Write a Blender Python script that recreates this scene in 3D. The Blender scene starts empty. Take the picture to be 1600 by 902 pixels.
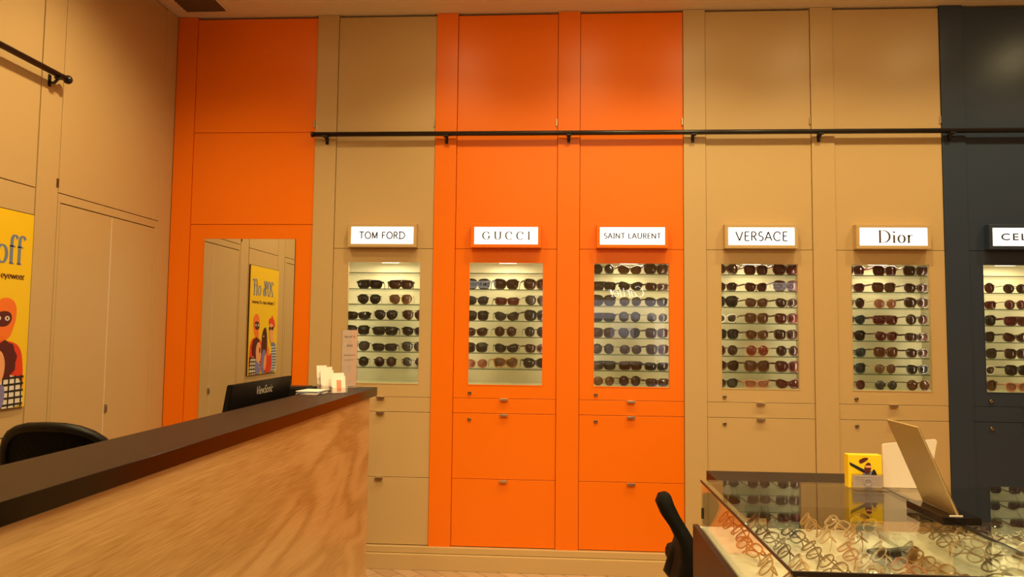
import bpy, bmesh, math, random
from mathutils import Vector, Matrix
random.seed(7)
S = bpy.context.scene
COL = S.collection
PI = math.pi
F = 1.31                      # camera eye height above the floor; heights below are given from eye level

# ------------------------------------------------------------------ camera
cam_d = bpy.data.cameras.new('camera'); cam = bpy.data.objects.new('camera', cam_d); COL.objects.link(cam)
S.camera = cam
cam_d.sensor_width = 36.0
cam_d.lens = 1107.33 / 1600 * 36.0
cam_d.clip_start = 0.02
_p, _y, _r = 6.27445574e-02, -5.95886766e-02, 1.07867069e-02
_f = Vector((math.sin(_y)*math.cos(_p), math.cos(_y)*math.cos(_p), math.sin(_p)))
_rt = Vector((math.cos(_y), -math.sin(_y), 0)); _up = _rt.cross(_f)
_r2 = math.cos(_r)*_rt + math.sin(_r)*_up; _u2 = -math.sin(_r)*_rt + math.cos(_r)*_up
cam.matrix_world = Matrix.Translation((0, 0, F)) @ Matrix((_r2, _u2, -_f)).transposed().to_4x4()

# ------------------------------------------------------------------ world, exposure
w = bpy.data.worlds.new('world'); S.world = w; w.use_nodes = True
w.node_tree.nodes['Background'].inputs[0].default_value = (1, .8, .6, 1)
w.node_tree.nodes['Background'].inputs[1].default_value = 0.05
S.cycles.transparent_max_bounces = 64
S.view_settings.view_transform = 'Standard'; S.view_settings.look = 'None'
S.view_settings.exposure = 0.0; S.view_settings.gamma = 1.0; S.view_settings.use_curve_mapping = False

# ------------------------------------------------------------------ lights
WARM = (1.0, .79, .37)
def spot(name, x, y, z, tx, ty, tz, watts, deg, blend=1.0, col=WARM, rad=.05):
    l = bpy.data.lights.new(name, 'SPOT'); l.energy = watts; l.spot_size = math.radians(deg); l.spot_blend = blend
    l.color = col; l.shadow_soft_size = rad
    o = bpy.data.objects.new(name, l); COL.objects.link(o); o.location = (x, y, z+F)
    o.rotation_euler = (Vector((tx, ty, tz)) - Vector((x, y, z))).to_track_quat('-Z', 'Y').to_euler()
    return o
def area(name, x, y, z, sx, sy, watts, col=WARM, rot=(0, 0, 0)):
    l = bpy.data.lights.new(name, 'AREA'); l.shape = 'RECTANGLE'; l.size = sx; l.size_y = sy; l.energy = watts; l.color = col
    o = bpy.data.objects.new(name, l); COL.objects.link(o); o.location = (x, y, z+F); o.rotation_euler = rot
    return o
for x, pw in ((-1.6, 10), (-.62, 40), (.2, 45), (.86, 45), (1.56, 45), (2.28, 44), (2.98, 50)):
    spot('ceiling_spot', x, 3.25, 1.83, x, 3.60, 0.0, pw, 112)
    spot('sheen_fill', x, 3.27, 1.83, x, 3.9, 1.0, pw*.10, 150)  # weak wide twin, added for the sheen on the panels
spot('ceiling_spot', -1.45, 2.75, 1.83, -1.95, 3.0, 0, 75, 125)
spot('ceiling_spot', -1.45, 1.9, 1.83, -1.9, 1.9, 0, 45, 120)
spot('ceiling_spot', -.2, 1.6, 1.83, -.75, 2.1, -.8, 110, 120)
spot('ceiling_spot', .75, 1.2, 1.83, .75, 1.9, -.6, 110, 110)
spot('ceiling_spot', 1.9, 1.6, 1.83, 1.6, 2.1, -.6, 80, 110)
area('ambient_fill', .4, .9, 1.8, 2.2, .8, 60)  # unseen area light, added as ambient fill

# ------------------------------------------------------------------ materials
def mat(name, c, rough=.5, metal=0, spec=.5, bump=0, bscale=40, emis=None, estr=0, vary=0, coat=0):
    m = bpy.data.materials.new(name); m.use_nodes = True; nt = m.node_tree; b = nt.nodes['Principled BSDF']
    b.inputs['Base Color'].default_value = (*c, 1); b.inputs['Roughness'].default_value = rough
    b.inputs['Metallic'].default_value = metal; b.inputs['Specular IOR Level'].default_value = spec
    b.inputs['Coat Weight'].default_value = coat
    if emis: b.inputs['Emission Color'].default_value = (*emis, 1); b.inputs['Emission Strength'].default_value = estr
    if bump or vary:
        tc = nt.nodes.new('ShaderNodeTexCoord'); n = nt.nodes.new('ShaderNodeTexNoise'); n.inputs['Scale'].default_value = bscale
        n.inputs['Detail'].default_value = 4; nt.links.new(tc.outputs['Object'], n.inputs['Vector'])
        if bump:
            bp = nt.nodes.new('ShaderNodeBump'); bp.inputs['Strength'].default_value = bump; bp.inputs['Distance'].default_value = .002
            nt.links.new(n.outputs['Fac'], bp.inputs['Height']); nt.links.new(bp.outputs['Normal'], b.inputs['Normal'])
        if vary:
            mx = nt.nodes.new('ShaderNodeMix'); mx.data_type = 'RGBA'
            mx.inputs['A'].default_value = (*[v*(1-vary) for v in c], 1); mx.inputs['B'].default_value = (*[min(1, v*(1+vary)) for v in c], 1)
            nt.links.new(n.outputs['Fac'], mx.inputs['Factor']); nt.links.new(mx.outputs['Result'], b.inputs['Base Color'])
    return m
def glass_mat(name, tint=(.97, .985, .965), rough=0.0, base=.04):
    m = bpy.data.materials.new(name); m.use_nodes = True; nt = m.node_tree; nt.nodes.clear()
    out = nt.nodes.new('ShaderNodeOutputMaterial'); mix = nt.nodes.new('ShaderNodeMixShader')
    t = nt.nodes.new('ShaderNodeBsdfTransparent'); t.inputs[0].default_value = (*tint, 1)
    g = nt.nodes.new('ShaderNodeBsdfGlossy'); g.inputs['Roughness'].default_value = rough
    geo = nt.nodes.new('ShaderNodeNewGeometry')
    d = nt.nodes.new('ShaderNodeVectorMath'); d.operation = 'DOT_PRODUCT'
    nt.links.new(geo.outputs['Incoming'], d.inputs[0]); nt.links.new(geo.outputs['Normal'], d.inputs[1])
    def mth(op, a, b=None):
        n = nt.nodes.new('ShaderNodeMath'); n.operation = op
        for i, v in enumerate((a, b)):
            if v is None: continue
            if isinstance(v, (int, float)): n.inputs[i].default_value = v
            else: nt.links.new(v, n.inputs[i])
        return n.outputs[0]
    ab = mth('ABSOLUTE', d.outputs['Value']); om = mth('SUBTRACT', 1.0, ab); p5 = mth('POWER', om, 5.0)
    fr = mth('ADD', mth('MULTIPLY', p5, 1-base), base)
    nt.links.new(fr, mix.inputs[0]); nt.links.new(t.outputs[0], mix.inputs[1]); nt.links.new(g.outputs[0], mix.inputs[2])
    nt.links.new(mix.outputs[0], out.inputs[0])
    return m
def wood_mat(name, c1, c2, c3, rough=.4, axis='Y'):
    m = bpy.data.materials.new(name); m.use_nodes = True; nt = m.node_tree; b = nt.nodes['Principled BSDF']
    b.inputs['Roughness'].default_value = rough
    tc = nt.nodes.new('ShaderNodeTexCoord'); mp = nt.nodes.new('ShaderNodeMapping')
    mp.inputs['Scale'].default_value = (1, .28, 1) if axis == 'Y' else (.28, 1, 1)
    mp.inputs['Rotation'].default_value = (math.radians(5), 0, 0)
    nt.links.new(tc.outputs['Object'], mp.inputs['Vector'])
    n0 = nt.nodes.new('ShaderNodeTexNoise'); n0.inputs['Scale'].default_value = 2.3; n0.inputs['Detail'].default_value = 2; n0.inputs['Distortion'].default_value = .9
    nt.links.new(mp.outputs[0], n0.inputs['Vector'])
    mul = nt.nodes.new('ShaderNodeMath'); mul.operation = 'MULTIPLY'; mul.inputs[1].default_value = 34
    nt.links.new(n0.outputs['Fac'], mul.inputs[0])
    sn = nt.nodes.new('ShaderNodeMath'); sn.operation = 'SINE'; nt.links.new(mul.outputs[0], sn.inputs[0])
    mp2 = nt.nodes.new('ShaderNodeMapping'); mp2.inputs['Scale'].default_value = (190, 5, 190) if axis == 'Y' else (5, 190, 190)
    mp2.inputs['Rotation'].default_value = (math.radians(5), 0, 0)
    nt.links.new(tc.outputs['Object'], mp2.inputs['Vector'])
    n1 = nt.nodes.new('ShaderNodeTexNoise'); n1.inputs['Scale'].default_value = 2.0; n1.inputs['Detail'].default_value = 5
    nt.links.new(mp2.outputs[0], n1.inputs['Vector'])
    a = nt.nodes.new('ShaderNodeMath'); a.operation = 'MULTIPLY_ADD'; a.inputs[1].default_value = .10; a.inputs[2].default_value = .0
    nt.links.new(sn.outputs[0], a.inputs[0])
    s2 = nt.nodes.new('ShaderNodeMath'); s2.operation = 'MULTIPLY_ADD'; s2.inputs[1].default_value = .55
    nt.links.new(n1.outputs['Fac'], s2.inputs[0]); nt.links.new(a.outputs[0], s2.inputs[2])
    n2 = nt.nodes.new('ShaderNodeTexNoise'); n2.inputs['Scale'].default_value = 2.2; n2.inputs['Detail'].default_value = 3
    nt.links.new(mp.outputs[0], n2.inputs['Vector'])
    s3 = nt.nodes.new('ShaderNodeMath'); s3.operation = 'MULTIPLY_ADD'; s3.inputs[1].default_value = .5
    nt.links.new(n2.outputs['Fac'], s3.inputs[0]); nt.links.new(s2.outputs[0], s3.inputs[2])
    cr = nt.nodes.new('ShaderNodeValToRGB'); e = cr.color_ramp.elements
    e[0].position = .30; e[0].color = (*c1, 1); e[1].position = .75; e[1].color = (*c3, 1)
    x = e.new(.52); x.color = (*c2, 1)
    nt.links.new(s3.outputs[0], cr.inputs[0]); nt.links.new(cr.outputs[0], b.inputs['Base Color'])
    return m
M = {}
M['beige'] = mat('beige_paint', (.575, .395, .195), .38, bump=.15, bscale=120)
M['orange'] = mat('orange_paint', (.90, .184, .0005), .36, spec=.35, bump=.12, bscale=120)
M['blue'] = mat('slate_blue_paint', (.029, .045, .085), .33, bump=.12, bscale=120)
M['gap'] = mat('dark_gap', (.05, .025, .01), .8)
M['ceiling'] = mat('ceiling_paint', (.80, .68, .54), .8, bump=.2, bscale=60)
M['white'] = mat('warm_white', (.80, .72, .62), .5)
M['nicheback'] = mat('niche_panel', (.54, .47, .30), .55, vary=.12, bscale=9)
M['black'] = mat('black_metal', (.012, .009, .009), .35)
M['blackplastic'] = mat('black_plastic', (.004, .0035, .0035), .45, spec=.3, bump=.1, bscale=200)
M['steel'] = mat('brushed_steel', (.62, .52, .42), .3, metal=1)
M['lock'] = mat('lock_metal', (.25, .18, .12), .35, metal=1)
M['sign'] = mat('lit_sign_face', (.9, .9, .9), .4, emis=(1, .97, .93), estr=1.12)
M['rearsign'] = mat('rear_sign_face', (.9, .9, .9), .4, emis=(1, .92, .82), estr=2.2)
M['ink'] = mat('black_ink', (.008, .008, .008), .5)
M['greyink'] = mat('grey_ink', (.07, .055, .05), .5)
M['mirror'] = mat('mirror_silver', (.86, .87, .84), .0, metal=1)
M['glass'] = glass_mat('clear_glass')
M['shelfglass'] = glass_mat('shelf_glass', (.965, .985, .97))
M['shelfedge'] = mat('glass_shelf_edge', (.06, .11, .07), .2)
M['caseglass'] = glass_mat('case_glass', (.955, .97, .94))
M['acrylic'] = glass_mat('clear_acrylic', (.95, .93, .92), base=.08)
M['laminate'] = mat('dark_brown_laminate', (.020, .0075, .0045), .5, spec=.35, bump=.25, bscale=260, vary=.1)
M['laminate_edge'] = mat('black_edge_red_tint', (.0022, .0004, .0004), .16, spec=.30)  # red tint painted in for the orange wall's reflection
M['redwood'] = wood_mat('red_brown_wood', (.012, .0025, .002), (.022, .0045, .003), (.036, .008, .004), .45, 'Y')
M['oak'] = wood_mat('light_oak_laminate', (.36, .200, .065), (.53, .335, .145), (.63, .43, .22), .36, 'Y')
M['tray'] = mat('cream_tray', (.86, .82, .72), .6, bump=.1, bscale=80)
M['yellow'] = mat('poster_yellow', (.88, .58, .008), .45)
M['pblue'] = mat('poster_slate_blue', (.16, .22, .42), .5)
M['pred'] = mat('poster_red', (.75, .045, .01), .5)
M['porange'] = mat('poster_orange', (.88, .18, .02), .5)
M['pmaroon'] = mat('poster_maroon', (.09, .006, .008), .5)
M['ppeach'] = mat('poster_peach', (.85, .38, .18), .5)
M['pwhite'] = mat('poster_white', (.8, .74, .7), .5)
M['pviolet'] = mat('poster_violet', (.22, .2, .5), .5)
M['pinkpaper'] = mat('pale_pink_paper', (.93, .82, .78), .6)
M['porangeprint'] = mat('orange_print', (.85, .2, .06), .5)
M['mesh'] = mat('chair_mesh', (.003, .0025, .002), .7, spec=.15, bump=.8, bscale=400)
M['cabinetglow'] = mat('cabinet_glow', (.8, .8, .85), .5, emis=(.80, .78, .95), estr=1.25)
M['floor'] = None

# ------------------------------------------------------------------ helpers
def rel(z): return z + F
def bx(bm, x0, x1, y0, y1, z0, z1, bev=0, mi=0, raw=False):
    if not raw: z0 += F; z1 += F
    vs = [bm.verts.new((x, y, z)) for x in (x0, x1) for y in (y0, y1) for z in (z0, z1)]
    q = [(0, 1, 3, 2), (4, 6, 7, 5), (0, 4, 5, 1), (2, 3, 7, 6), (0, 2, 6, 4), (1, 5, 7, 3)]
    fs = [bm.faces.new([vs[i] for i in f]) for f in q]
    for f in fs: f.material_index = mi
    if bev > 0:
        es = list({e for f in fs for e in f.edges})
        r = bmesh.ops.bevel(bm, geom=es, offset=bev, segments=2, profile=.5, affect='EDGES', clamp_overlap=True)
        for f in r['faces']: f.material_index = mi
def tube(bm, pts, r, n=8, closed=False, mi=0, cap=True):
    pts = [Vector(p) for p in pts]; N = len(pts); rings = []
    rr = r if isinstance(r, (list, tuple)) else [r]*N
    prev = None
    for i, p in enumerate(pts):
        a = pts[(i-1) % N] if (closed or i > 0) else p
        b = pts[(i+1) % N] if (closed or i < N-1) else p
        t = (b-a).normalized()
        if prev is None:
            ref = Vector((0, 0, 1)) if abs(t.z) < .9 else Vector((0, 1, 0))
            u = t.cross(ref).normalized()
        else:
            u = (prev - t*prev.dot(t)).normalized()
        prev = u; v = t.cross(u)
        rings.append([bm.verts.new(p + (u*math.cos(k*2*PI/n) + v*math.sin(k*2*PI/n))*rr[i]) for k in range(n)])
    for i in range(N if closed else N-1):
        A, B = rings[i], rings[(i+1) % N]
        for k in range(n):
            f = bm.faces.new((A[k], A[(k+1) % n], B[(k+1) % n], B[k])); f.material_index = mi; f.smooth = True
    if not closed and cap:
        bm.faces.new(rings[0][::-1]).material_index = mi; bm.faces.new(rings[-1]).material_index = mi
def poly(bm, pts, mi=0):
    f = bm.faces.new([bm.verts.new(p) for p in pts]); f.material_index = mi; return f
def prism(bm, pts, d, mi=0):
    """pts: list of Vector outline; d: extrusion vector"""
    a = [bm.verts.new(Vector(p)) for p in pts]; b = [bm.verts.new(Vector(p)+Vector(d)) for p in pts]; n = len(a)
    fs = [bm.faces.new(a[::-1]), bm.faces.new(b)]
    for i in range(n): fs.append(bm.faces.new((a[i], a[(i+1) % n], b[(i+1) % n], b[i])))
    for f in fs: f.material_index = mi
    return fs
def lathe(bm, c, prof, n=16, mi=0, axis='Z'):
    rings = []
    for r, h in prof:
        ring = []
        for k in range(n):
            a = k*2*PI/n
            if axis == 'Z': v = (c[0]+r*math.cos(a), c[1]+r*math.sin(a), c[2]+h)
            elif axis == 'Y': v = (c[0]+r*math.cos(a), c[1]+h, c[2]+r*math.sin(a))
            else: v = (c[0]+h, c[1]+r*math.cos(a), c[2]+r*math.sin(a))
            ring.append(bm.verts.new(v))
        rings.append(ring)
    for A, B in zip(rings, rings[1:]):
        for k in range(n):
            f = bm.faces.new((A[k], A[(k+1) % n], B[(k+1) % n], B[k])); f.material_index = mi; f.smooth = True
    bm.faces.new(rings[0][::-1]).material_index = mi; bm.faces.new(rings[-1]).material_index = mi
def wpos(o):
    p = Vector(o.location); 
    while o.parent: o = o.parent; p += Vector(o.location)
    return p
def link(name, bm, mats, parent=None, local=False, loc=None, calc=True):
    """ONE mesh object from a bmesh drawn in world coordinates (or, with local, in its parent's)."""
    if calc: bmesh.ops.recalc_face_normals(bm, faces=bm.faces)
    me = bpy.data.meshes.new(name); 
    o = bpy.data.objects.new(name, me)
    if parent is not None:
        o.parent = parent
        if not local: bmesh.ops.translate(bm, verts=bm.verts, vec=-wpos(parent))
    elif loc is not None:
        if not local: bmesh.ops.translate(bm, verts=bm.verts, vec=-Vector(loc))
        o.location = loc
    bm.to_mesh(me); bm.free()
    for m in (mats if isinstance(mats, (list, tuple)) else [mats]): me.materials.append(m)
    COL.objects.link(o); return o
def thing(name, label, cat, loc, group=None, rz=0):
    o = bpy.data.objects.new(name, None); o.empty_display_size = .05; COL.objects.link(o); o.location = loc; o.rotation_euler = (0, 0, rz)
    return tag(o, label, cat, group)
def tag(o, label, cat, group=None):
    o['label'] = label; o['category'] = cat
    if group: o['group'] = group
    return o
def structure(name, bm, m):
    o = link(name, bm, m); o['kind'] = 'structure'; return o
def B(): return bmesh.new()
def box_obj(name, a, mats, parent, bev=.001):
    bm = B(); bx(bm, *a, bev=bev); return link(name, bm, mats, parent)

# ------------------------------------------------------------------ lettering
def text_mesh(txt, size=1.0, spacing=1.0, offset=0.0, shear=0.0):
    c = bpy.data.curves.new('lettering', 'FONT'); c.body = txt; c.size = size; c.space_character = spacing; c.offset = offset; c.shear = shear
    c.resolution_u = 4
    o = bpy.data.objects.new('lettering', c); COL.objects.link(o)
    dg = bpy.context.evaluated_depsgraph_get(); me = bpy.data.meshes.new_from_object(o.evaluated_get(dg))
    bm = B(); bm.from_mesh(me); bpy.data.objects.remove(o); bpy.data.curves.remove(c); bpy.data.meshes.remove(me)
    return bm
def bounds(bm):
    xs = [v.co.x for v in bm.verts]; ys = [v.co.y for v in bm.verts]
    return min(xs), max(xs), min(ys), max(ys)
def arc(cx, cy, rx, ry, a0, a1, n=16):
    return [(cx+rx*math.cos(math.radians(a0+(a1-a0)*i/n)), cy+ry*math.sin(math.radians(a0+(a1-a0)*i/n))) for i in range(n+1)]
def ln(*p): return [p[i] for i in range(len(p))]
GL = {  # advance width, strokes (capital height 1, x-height .62)
 'G': (1.0, [arc(.48, .5, .44, .5, 48, 322), [(.83, .2), (.83, .44)], [(.66, .44), (.98, .44)], [(.78, .87), (.8, .72)]]),
 'M': (1.0, [[(.1, 0), (.1, 1)], [(.1, 1), (.46, .05)], [(.46, .05), (.82, 1)], [(.82, 1), (.82, 0)]]), 'F': (.66, [[(.1, 0), (.1, 1)], [(.1, .96), (.58, .96)], [(.1, .5), (.52, .5)]]),
 'U': (.95, [[(.13, 1), (.13, .36)], arc(.46, .36, .33, .36, 180, 360), [(.79, .36), (.79, 1)], [(0, 1), (.26, 1)], [(.68, 1), (.92, 1)]]),
 'C': (.92, [arc(.48, .5, .44, .5, 48, 314), [(.78, .87), (.8, .7)]]),
 'I': (.32, [[(.16, 0), (.16, 1)], [(.02, 1), (.3, 1)], [(.02, 0), (.3, 0)]]),
 'D': (1.02, [[(.17, 0), (.17, 1)], [(.0, 1), (.42, 1)], [(.0, 0), (.42, 0)], arc(.4, .5, .56, .5, 90, -90)]),
 'V': (.86, [[(.0, 1), (.42, 0)], [(.42, 0), (.8, 1)]]),
 'E': (.62, [[(.08, 0), (.08, 1)], [(.08, 1), (.56, 1)], [(.08, .53), (.5, .53)], [(.08, 0), (.58, 0)]]),
 'R': (.7, [[(.08, 0), (.08, 1)], [(.08, 1), (.3, 1)], arc(.3, .75, .26, .25, 90, -90), [(.3, .5), (.08, .5)], [(.3, .5), (.64, 0)]]),
 'S': (.62, [arc(.3, .75, .22, .25, 40, 270), arc(.3, .25, .25, .25, 90, -140)]),
 'A': (.84, [[(.0, 0), (.4, 1)], [(.4, 1), (.8, 0)], [(.14, .34), (.66, .34)]]),
 'N': (.9, [[(.1, 0), (.1, 1)], [(.1, .97), (.76, .03)], [(.76, 0), (.76, 1)]]), 'L': (.62, [[(.1, 0), (.1, 1)], [(.1, .05), (.56, .05)]]),
 'T': (.8, [[(.38, 0), (.38, 1)], [(.0, 1), (.76, 1)]]), 'O': (1.0, [arc(.48, .5, .44, .5, 0, 360, 28)]),
 'i': (.34, [[(.16, 0), (.16, .62)], [(.04, .62), (.16, .62)], [(.02, 0), (.3, 0)], arc(.16, .86, .03, .03, 0, 360, 8)]),
 'o': (.62, [arc(.29, .31, .26, .31, 0, 360, 22)]),
 'r': (.46, [[(.12, 0), (.12, .62)], [(0, .62), (.12, .62)], arc(.3, .38, .18, .24, 170, 50), [(.0, 0), (.26, 0)]]),
 'f': (.42, [[(.16, 0), (.16, .8)], arc(.34, .8, .18, .22, 180, 30), [(.02, .62), (.38, .62)], [(.04, 0), (.3, 0)]]),
 'e': (.56, [arc(.28, .31, .25, .31, 0, 320), [(.03, .31), (.53, .31)]]),
 'w': (.82, [[(.0, .62), (.2, 0)], [(.2, 0), (.4, .62)], [(.4, .62), (.6, 0)], [(.6, 0), (.8, .62)]]),
 'y': (.56, [[(.0, .62), (.26, 0)], [(.52, .62), (.18, -.22)], [(.18, -.22), (.04, -.22)]]),
 'a': (.54, [arc(.24, .22, .2, .22, 60, 330), [(.44, .44), (.44, 0)], arc(.25, .44, .19, .18, 0, 150)]),
 'v': (.54, [[(.0, .62), (.25, 0)], [(.25, 0), (.5, .62)]]),
 'n': (.58, [[(.1, 0), (.1, .62)], arc(.28, .38, .18, .24, 180, 0), [(.46, .38), (.46, 0)]]),
 't': (.38, [[(.15, .85), (.15, .12)], arc(.27, .12, .12, .12, 180, 300), [(.0, .62), (.34, .62)]]),
 'l': (.26, [[(.12, 0), (.12, 1)]]), 's': (.44, [arc(.2, .46, .14, .16, 40, 270), arc(.2, .15, .17, .15, 90, -150)]),
 'p': (.6, [[(.1, -.3), (.1, .62)], arc(.3, .31, .22, .31, 150, -150)]), 'd': (.6, [[(.5, 0), (.5, 1)], arc(.28, .31, .22, .31, 30, 330)]),
 'm': (.86, [[(.1, 0), (.1, .62)], arc(.25, .4, .15, .22, 180, 0), [(.4, .4), (.4, 0)], arc(.57, .4, .17, .22, 180, 0), [(.74, .4), (.74, 0)]]),
 '2': (.58, [arc(.27, .73, .23, .27, 170, -30), [(.47, .6), (.04, .02)], [(.04, .02), (.54, .02)]]),
 '0': (.64, [arc(.3, .5, .26, .5, 0, 360, 24)]),
 '%': (.86, [arc(.2, .75, .16, .24, 0, 360, 16), arc(.62, .25, .16, .24, 0, 360, 16), [(.66, 1), (.16, 0)]]),
 ' ': (.34, []),
}
def pen_text(txt, thick=.15, thin=.035, track=.08, slant=0.0):
    bm = B(); x = 0
    for ch in txt:
        adv, strokes = GL[ch]
        for s in strokes:
            n = len(s); closed = n > 8 and abs(s[0][0]-s[-1][0]) < 1e-6 and abs(s[0][1]-s[-1][1]) < 1e-6
            L = []; Rr = []
            for i, p in enumerate(s):
                a = s[max(0, i-1)]; b = s[min(n-1, i+1)]
                if closed and i in (0, n-1): a = s[-2]; b = s[1]
                t = Vector((b[0]-a[0], b[1]-a[1])); t.normalize() if t.length > 0 else None
                hw = (thin + (thick-thin)*abs(t.y)**1.4)/2
                nn = Vector((-t.y, t.x))*hw
                for lst, q in ((L, Vector(p)+nn), (Rr, Vector(p)-nn)): lst.append(bm.verts.new((x+q.x+slant*q.y, q.y, 0)))
            for i in range(n-1): bm.faces.new((L[i], L[i+1], Rr[i+1], Rr[i]))
        x += adv + track
    return bm
def place_text(bm, origin, ux, uz, width=None, height=None, center=True):
    """map the lettering's x,y onto the world directions ux,uz, centred on origin"""
    x0, x1, y0, y1 = bounds(bm); ux = Vector(ux); uz = Vector(uz)
    sx = width/(x1-x0) if width else height/(y1-y0); sy = height/(y1-y0) if height else sx
    for v in bm.verts:
        a = (v.co.x-(x0+x1)/2)*sx; b = (v.co.y-(y0+y1)/2)*sy
        v.co = Vector(origin) + ux*a + uz*b
    return bm

# ================================================================== ROOM
CEIL = 1.858
def floor_mat():
    m = bpy.data.materials.new('pale_parquet'); m.use_nodes = True; nt = m.node_tree; b = nt.nodes['Principled BSDF']
    tc = nt.nodes.new('ShaderNodeTexCoord'); mp = nt.nodes.new('ShaderNodeMapping'); mp.inputs['Rotation'].default_value = (0, 0, math.radians(45))
    br = nt.nodes.new('ShaderNodeTexBrick'); br.inputs['Scale'].default_value = 3; br.inputs['Color1'].default_value = (.55, .36, .23, 1); br.inputs['Color2'].default_value = (.46, .29, .18, 1)
    br.inputs['Mortar'].default_value = (.25, .15, .09, 1); br.inputs['Mortar Size'].default_value = .008
    nt.links.new(tc.outputs['Object'], mp.inputs[0]); nt.links.new(mp.outputs[0], br.inputs['Vector']); nt.links.new(br.outputs['Color'], b.inputs['Base Color'])
    b.inputs['Roughness'].default_value = .35; return m
XL, XR, YB, YF = -2.246, 4.0, 4.0, -.36
bm = B(); bx(bm, XL-.2, XR+.1, YF-.1, YB+.4, -F-.08, -F); structure('floor', bm, floor_mat())
bm = B(); bx(bm, XL-.2, XR+.1, YF-.1, YB+.4, CEIL, CEIL+.12)
structure('ceiling', bm, M['ceiling'])
bm = B(); bx(bm, XL-.2, XR+.1, YB+.26, YB+.36, -F, CEIL); structure('wall_back', bm, M['gap'])
bm = B(); bx(bm, XL-.12, XL-.022, YF-.1, YB+.3, -F, CEIL); structure('wall_left', bm, M['gap'])
bm = B(); bx(bm, XR, XR+.1, YF-.1, YB+.3, -F, CEIL); structure('wall_right', bm, M['beige'])
bm = B(); bx(bm, XL-.2, XR+.1, YF-.1, YF, -F, CEIL); structure('wall_front', bm, M['beige'])

# pilasters of the back wall
PIL = [(-2.246, -2.129, 'orange'), (-1.398, -1.272, 'beige'), (-.692, -.566, 'orange'), (.014, .141, 'orange'),
       (.723, .847, 'beige'), (1.430, 1.555, 'beige'), (2.137, 2.262, 'blue'), (2.845, 2.97, 'blue')]
ntrim = 0
def trim(bm, m):
    global ntrim
    ntrim += 1; return structure('trim_%d' % ntrim, bm, m)
for x0, x1, c in PIL:
    bm = B(); bx(bm, x0+.0008, x1-.0008, 3.992, 4.25, -1.19, CEIL-.002, .0012); trim(bm, M[c])
# beige run of wall right of the last cabinet
bm = B(); bx(bm, 2.972, XR, 4.0, 4.25, -1.19, CEIL-.004); trim(bm, M['blue'])
# orange bay with the mirror: three panels
for z0, z1 in ((1.1605, 1.843), (.6165, 1.1575), (-1.186, .6135)):
    bm = B(); bx(bm, -2.127, -1.400, 4.0, 4.03, z0, z1, .001); trim(bm, M['orange'])
bm = B(); bx(bm, -2.13, -1.396, 4.028, 4.2, -1.19, CEIL-.006); trim(bm, M['gap'])
bm = B(); bx(bm, -1.409, -1.401, 3.990, 3.9995, 1.185, 1.225, .001); trim(bm, M['steel'])
# stepped skirting
bm = B(); bx(bm, XL, XR, 3.975, 4.25, -1.224, -1.190, .002); bx(bm, XL, XR, 3.955, 4.25, -F, -1.226, .002)
structure('baseboard_back', bm, M['beige'])

# left wall panelling: pilasters, upper panels, doors
def lpanel(y0, y1, z0, z1, proud=0.0, m='beige'):
    bm = B(); bx(bm, XL-.020, XL+proud, y0, y1, z0, z1, .001); return bm, M[m]
for y0, y1 in ((3.872, 3.99), (2.9155, 3.048), (2.217, 2.354), (1.26, 1.39), (.56, .69)):
    trim(*lpanel(y0, y1, -1.19, CEIL-.003))
trim(*lpanel(3.052, 3.868, .6145, CEIL-.012))
trim(*lpanel(2.359, 2.9085, .6085, CEIL-.012)); trim(*lpanel(2.359, 2.9085, -.450, .6045)); trim(*lpanel(2.359, 2.9085, -1.186, -.455))
trim(*lpanel(1.395, 2.212, .6145, CEIL-.012)); trim(*lpanel(.695, 1.255, -1.186, CEIL-.012)); trim(*lpanel(-.26, .555, -1.186, CEIL-.012))
bm = B(); bx(bm, XL-.02, XL, -.36, -.262, -1.19, CEIL-.003); trim(bm, M['beige'])
for n, (ya, yb) in enumerate(((3.052, 3.868), (1.395, 2.212)), 1):
    # frame around the double door leaves
    bm = B()
    bx(bm, XL-.020, XL, ya, yb, .5705, .6105, .0008); bx(bm, XL-.020, XL, ya, ya+.016, -1.186, .570, .0005); bx(bm, XL-.020, XL, yb-.036, yb, -1.186, .570, .0005)
    trim(bm, M['beige'])
    mid = ya+.395
    root = bpy.data.objects.new('door_%d' % n, None); COL.objects.link(root); root.location = (XL, mid, 0); root['kind'] = 'structure'
    for a, b in ((ya+.019, mid-.002), (mid+.002, yb-.039)):
        box_obj('door_leaf', (XL-.018, XL, a, b, -1.186, .5655), M['beige'], root, .001)
    box_obj('seam_highlight', (XL-.016, XL+.0006, mid-.0016, mid+.0016, -1.186, .565), M['white'], root, 0)  # pale strip painted as the bright leaf edge at the seam
    bm = B(); bx(bm, XL, XL+.004, mid+.003, mid+.022, -.42, -.378, .0008); bx(bm, XL+.004, XL+.008, mid+.006, mid+.019, -.412, -.386, .0006)
    link('door_latch', bm, M['steel'], root)
bm = B(); bx(bm, XL, XL+.003, 3.035, 3.040, .635, .675); bx(bm, XL, XL+.003, 3.044, 3.049, .635, .675); trim(bm, M['lock'])
bm = B(); bx(bm, XL, XL+.02, YF, 3.95, -F, -1.19, .002); structure('baseboard_left', bm, M['beige'])

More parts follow.
